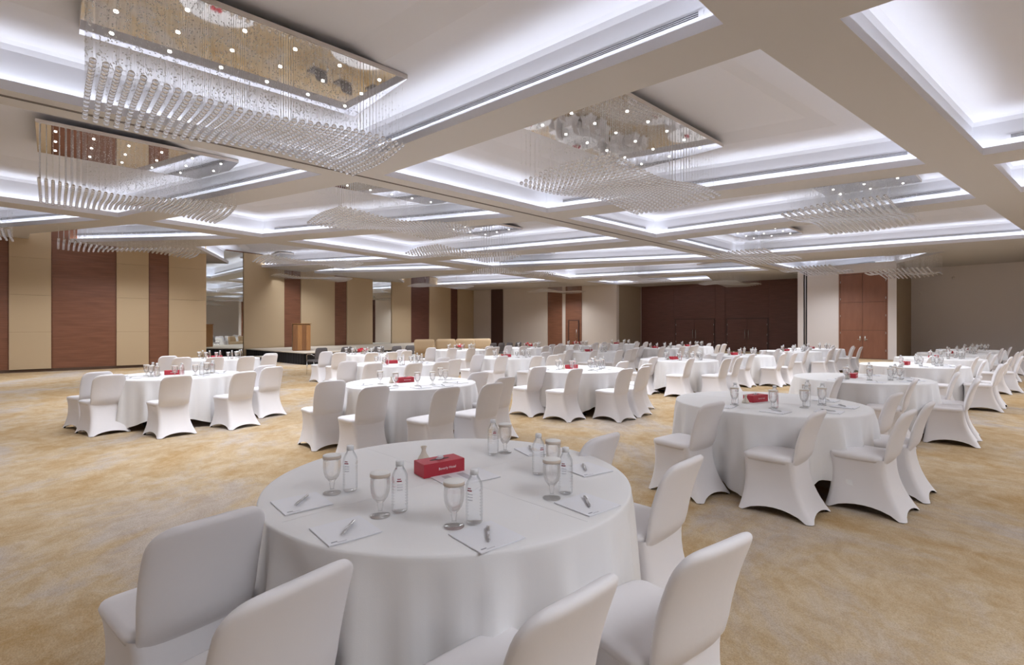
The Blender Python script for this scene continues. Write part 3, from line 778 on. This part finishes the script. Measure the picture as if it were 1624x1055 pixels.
for ti, (tx, ty, ro, k) in enumerate(TABLES):
    rnd = random.Random(50 + ti); tc = V2(tx, ty); ph = table_phrase(ro, k); near = ty < 9.9
    t = thing('round_table', 'round folding table under white cloth, %s' % ph, 'table', (tx, ty, 0), rA + rnd.uniform(-.1, .1), 'round banquet tables')
    link('tabletop', T_TOP, t)
    for s in ((.45, .3), (-.45, .3), (.45, -.3), (-.45, -.3)): link('leg', T_LEG, t, (s[0], s[1], 0))
    cl = link('tablecloth', CLOTH[ti % 4], None, (tx, ty, 0), rnd.random() * 6 if ti not in (0,) else 1.1)
    cl['label'] = 'white round cloth draped over the %s' % ph; cl['category'] = 'tablecloth'; cl['group'] = 'white round tablecloths'
    if near:
        link('crease', CREASE, cl, (0, 0, 0), rA - cl.rotation_euler[2] + 1.62); link('crease', CREASE, cl, (.0, .0, 0), rA - cl.rotation_euler[2] + .05)
    # chairs
    if ti in CHAIRS: cs = [V2(*p) for p in CHAIRS[ti]]
    else: cs = [tc + V2(math.cos(math.radians(a + rnd.uniform(-4, 4))), math.sin(math.radians(a + rnd.uniform(-4, 4)))) * rnd.uniform(1.08, 1.17) for a in DEF]
    grp = 'white covered chairs, %s' % ph
    order = sorted(range(len(cs)), key=lambda i: px_of(cs[i].x, cs[i].y))
    for rank, i in enumerate(order):
        lab = 'white stretch-covered chair, %s from left, at %s' % (ORD[rank], ph)
        if rank == 0: lab = 'white stretch-covered chair, leftmost one at %s' % ph
        elif rank == len(cs) - 1: lab = 'white stretch-covered chair, rightmost one at %s' % ph
        place_chair(cs[i], FACE + (TURN1[i] if ti == 0 else TURN.get(ti, 0)) + rnd.uniform(-.07, .07), lab, grp, feet=ty < 16)
    # settings
    G, Bo, Pd, Pn = [], [], [], []
    if ti == 0:
        G = [fp(x, y, TZ) for x, y in ((526.5, 782), (603, 818), (720, 835), (875, 790), (801, 718), (877, 752))]
        Bo = [fp(x, y, TZ) for x, y in ((555.5, 778), (634, 811), (752, 829), (897, 782), (782, 721), (854, 752))]
        for (nx, ny), (rx, ry), (lx, ly) in (((452, 818), (529, 800), (430, 797)), ((522, 868), (610, 843), (495, 842)), ((763, 879), (833, 854), (712, 848)), ((935, 820), (983, 803), (878, 798)), ((927, 757), (971, 748), (890, 747)), ((838, 724), (880, 719), (806, 714))):
            a, b, c = fp(nx, ny, TZ), fp(rx, ry, TZ), fp(lx, ly, TZ); d = (b - a).normalized()
            Pd.append((a + d * .1 + V2(-d.y, d.x) * .1035, math.atan2(d.y, d.x)))
        for (ax, ay), (bx, by) in (((469, 805), (489, 789)), ((543, 853), (562, 830)), ((776, 863), (773, 840)), ((936, 808), (926, 791)), ((930, 750), (924, 739)), ((844, 718), (839, 710))):
            a, b = fp(ax, ay, TZ), fp(bx, by, TZ); d = b - a; Pn.append(((a + b) / 2, math.atan2(-d.x, d.y)))
    else:
        angs = sorted(math.atan2((c - tc).y, (c - tc).x) % (2 * PI) for c in cs)
        for a in angs:
            if 0.9 < a < 1.2 and ty > 16: continue
            u = V2(math.cos(a), math.sin(a)); sgn = 1
            g = tc + u * rnd.uniform(.40, .50); G.append(g)
            if ti != 7: Bo.append(g + A * rnd.uniform(.075, .095) + B * rnd.uniform(-.01, .03))
            if ty < 11.5:
                pp = tc + u * .67; Pd.append((pp, rA + rnd.uniform(-.1, .1))); Pn.append((pp + V2(rnd.uniform(-.02, .02), rnd.uniform(-.02, .02)), rnd.uniform(-.6, .5)))
    def ranked(L, key=lambda p: p):
        o = sorted(range(len(L)), key=lambda i: px_of(key(L[i]).x, key(L[i]).y)); return {i: ('leftmost' if r_ == 0 else 'rightmost' if r_ == len(L) - 1 else ORD[r_] + '-from-left') for r_, i in enumerate(o)}
    rk = ranked(G)
    for i, p in enumerate(G): goblet(p, 'stemmed glass goblet with paper cover, %s on %s' % (rk[i], ph), 'goblets, %s' % ph, near)
    rk = ranked(Bo)
    for i, p in enumerate(Bo): bottle(p, 'clear plastic water bottle, %s on %s' % (rk[i], ph), 'water bottles, %s' % ph, near, rnd.uniform(-.5, .6))
    rk = ranked(Pd, lambda p: p[0])
    for i, (p, rz) in enumerate(Pd): notepad(p, rz, 'white square notepad, %s on %s' % (rk[i], ph), 'notepads, %s' % ph)
    rk = ranked(Pn, lambda p: p[0])
    for i, (p, rz) in enumerate(Pn): pen(p, rz, 'silver grey ballpoint pen, %s on %s' % (rk[i], ph), 'pens, %s' % ph)
    if ti == 0:
        a, b = fp(672.6, 759.6, TZ), fp(736.7, 747, TZ); d = (b - a).normalized()
        tissue_box(a + d * .12 + V2(-d.y, d.x) * .06, math.atan2(d.y, d.x), 'red tissue box with white lettering on %s' % ph, True)
        v = fp(672, 731, TZ); o = link('bud_vase', VASE, None, (v.x, v.y, TZ)); o['label'] = 'small cream flared bud vase behind the nearest tissue box'; o['category'] = 'vase'; o['group'] = 'bud vases on the tables'
        q = fp(738, 757, TZ); fl = thing('brochure', 'printed paper sheet half under the nearest red tissue box', 'brochure', (q.x, q.y, TZ), math.atan2(d.y, d.x) - PI / 2)
        link('sheet', FLY, fl); link('sheet_print', FLYP, fl); link('sheet_print', FLYP, fl, (0, .09, 0))
    elif ro == 3 and k in (1, 2, 3, 4):
        flowers(tc + V2(.0, .05), 'red and white flower centrepiece on %s' % ph, ti)
    else:
        bpz = tc + B * .1 - A * .05
        tissue_box(bpz, rA + rnd.uniform(-.3, .15), 'red tissue box with white lettering on %s' % ph, ty < 9.9)
        v = bpz - A * .2 + B * .02; o = link('bud_vase', VASE, None, (v.x, v.y, TZ)); o['label'] = 'small cream flared bud vase on %s' % ph; o['category'] = 'vase'; o['group'] = 'bud vases on the tables'

# ------------------------------------------------------------------ cream armchairs near the stage
def armchair(p, rz, label):
    t = thing('armchair', label, 'armchair', (p.x, p.y, 0), rz, 'cream armchairs before the stage end')
    mb = MB(); mb.bbox((0, 0, .27), (.86, .80, .30), .05); obj('seat_base', mb, 'cream_fabric', t)
    mb = MB(); mb.bbox((0, .06, .46), (.60, .62, .13), .05); obj('seat_cushion', mb, 'cream_fabric', t)
    R = []
    for z, hw, y, th in ((.3, .43, -.36, .09), (.6, .44, -.39, .1), (.82, .44, -.42, .1), (.92, .42, -.44, .085), (.955, .38, -.445, .05), (.962, .3, -.445, .02)):
        R.append([(hw * math.copysign(abs(math.cos(a)) ** .4, math.cos(a)), y + th * math.copysign(abs(math.sin(a)) ** .6, math.sin(a)), z) for a in [2 * PI * i / 24 for i in range(24)]])
    mb = MB(); mb.rings(R); obj('backrest', mb, 'cream_fabric', t, True)
    for s in (-1, 1):
        mb = MB(); mb.bbox((s * .39, .0, .42), (.14, .78, .42), .045); obj('armrest', mb, 'cream_fabric', t)
        for y in (-.3, .3):
            mb = MB(); mb.tube((s * .34, y, 0), (s * .34, y, .13), .02, 8, .03); obj('leg', mb, 'wood_column', t)
    t.scale = (1.10, 1.05, 1.02)
for k, x in enumerate((671, 702, 731, 757)):
    p = V2((x - CX) / F * 24.2, 24.2 + k * .55)
    ac = armchair(p, math.radians(18), 'cream upholstered armchair, %s of four from the left' % ORD[k])

# ------------------------------------------------------------------ grey uncovered chairs by the stage
def grey_chair(p, rz, label):
    t = thing('metal_chair', label, 'chair', (p.x, p.y, 0), rz, 'grey chairs near the stage')
    mb = MB(); mb.bbox((0, 0, .45), (.46, .45, .06), .02); obj('seat', mb, 'grey_fabric', t)
    R = []
    for z, hw, y, th in ((.5, .2, -.22, .02), (.56, .22, -.225, .025), (.76, .22, -.255, .025), (.85, .2, -.27, .022), (.88, .15, -.275, .008)):
        R.append([(hw * math.copysign(abs(math.cos(a)) ** .4, math.cos(a)), y + th * math.sin(a), z) for a in [2 * PI * i / 20 for i in range(20)]])
    mb = MB(); mb.rings(R); obj('backrest', mb, 'grey_fabric', t, True)
    for sx in (-1, 1):
        for y, y2 in ((.2, .23), (-.2, -.27)):
            mb = MB(); mb.tube((sx * .235, y2, 0), (sx * .235, y, .45), .011, 8); obj('leg', mb, 'chrome', t, True)
        mb = MB(); mb.path([(sx * .24, .2, .45), (sx * .25, .2, .62), (sx * .25, .15, .66), (sx * .25, -.1, .665), (sx * .24, -.235, .62)], .011, 8); obj('armrest', mb, 'chrome', t, True)
GREY = [(503, 16.4, 'grey chrome-armed chair at the stage corner'), (543, 17.2, 'grey chair just right of the podium'), (594, 17.6, 'grey chair behind the red flowers'), (622, 18.0, 'grey chair second left of the cream armchairs'), (643, 18.6, 'grey chair beside the cream armchairs'),
        (775, 21.3, 'grey chair just right of the cream armchairs'), (788, 21.6, 'grey chair second right of the cream armchairs'), (801, 22.2, 'grey chair third right of the cream armchairs'), (815, 22.6, 'grey chair by the dark wall column')]
for x, Y, lab in GREY: grey_chair(V2((x - CX) / F * Y, Y), FACE + .1, lab)
bpy.context.view_layer.update()
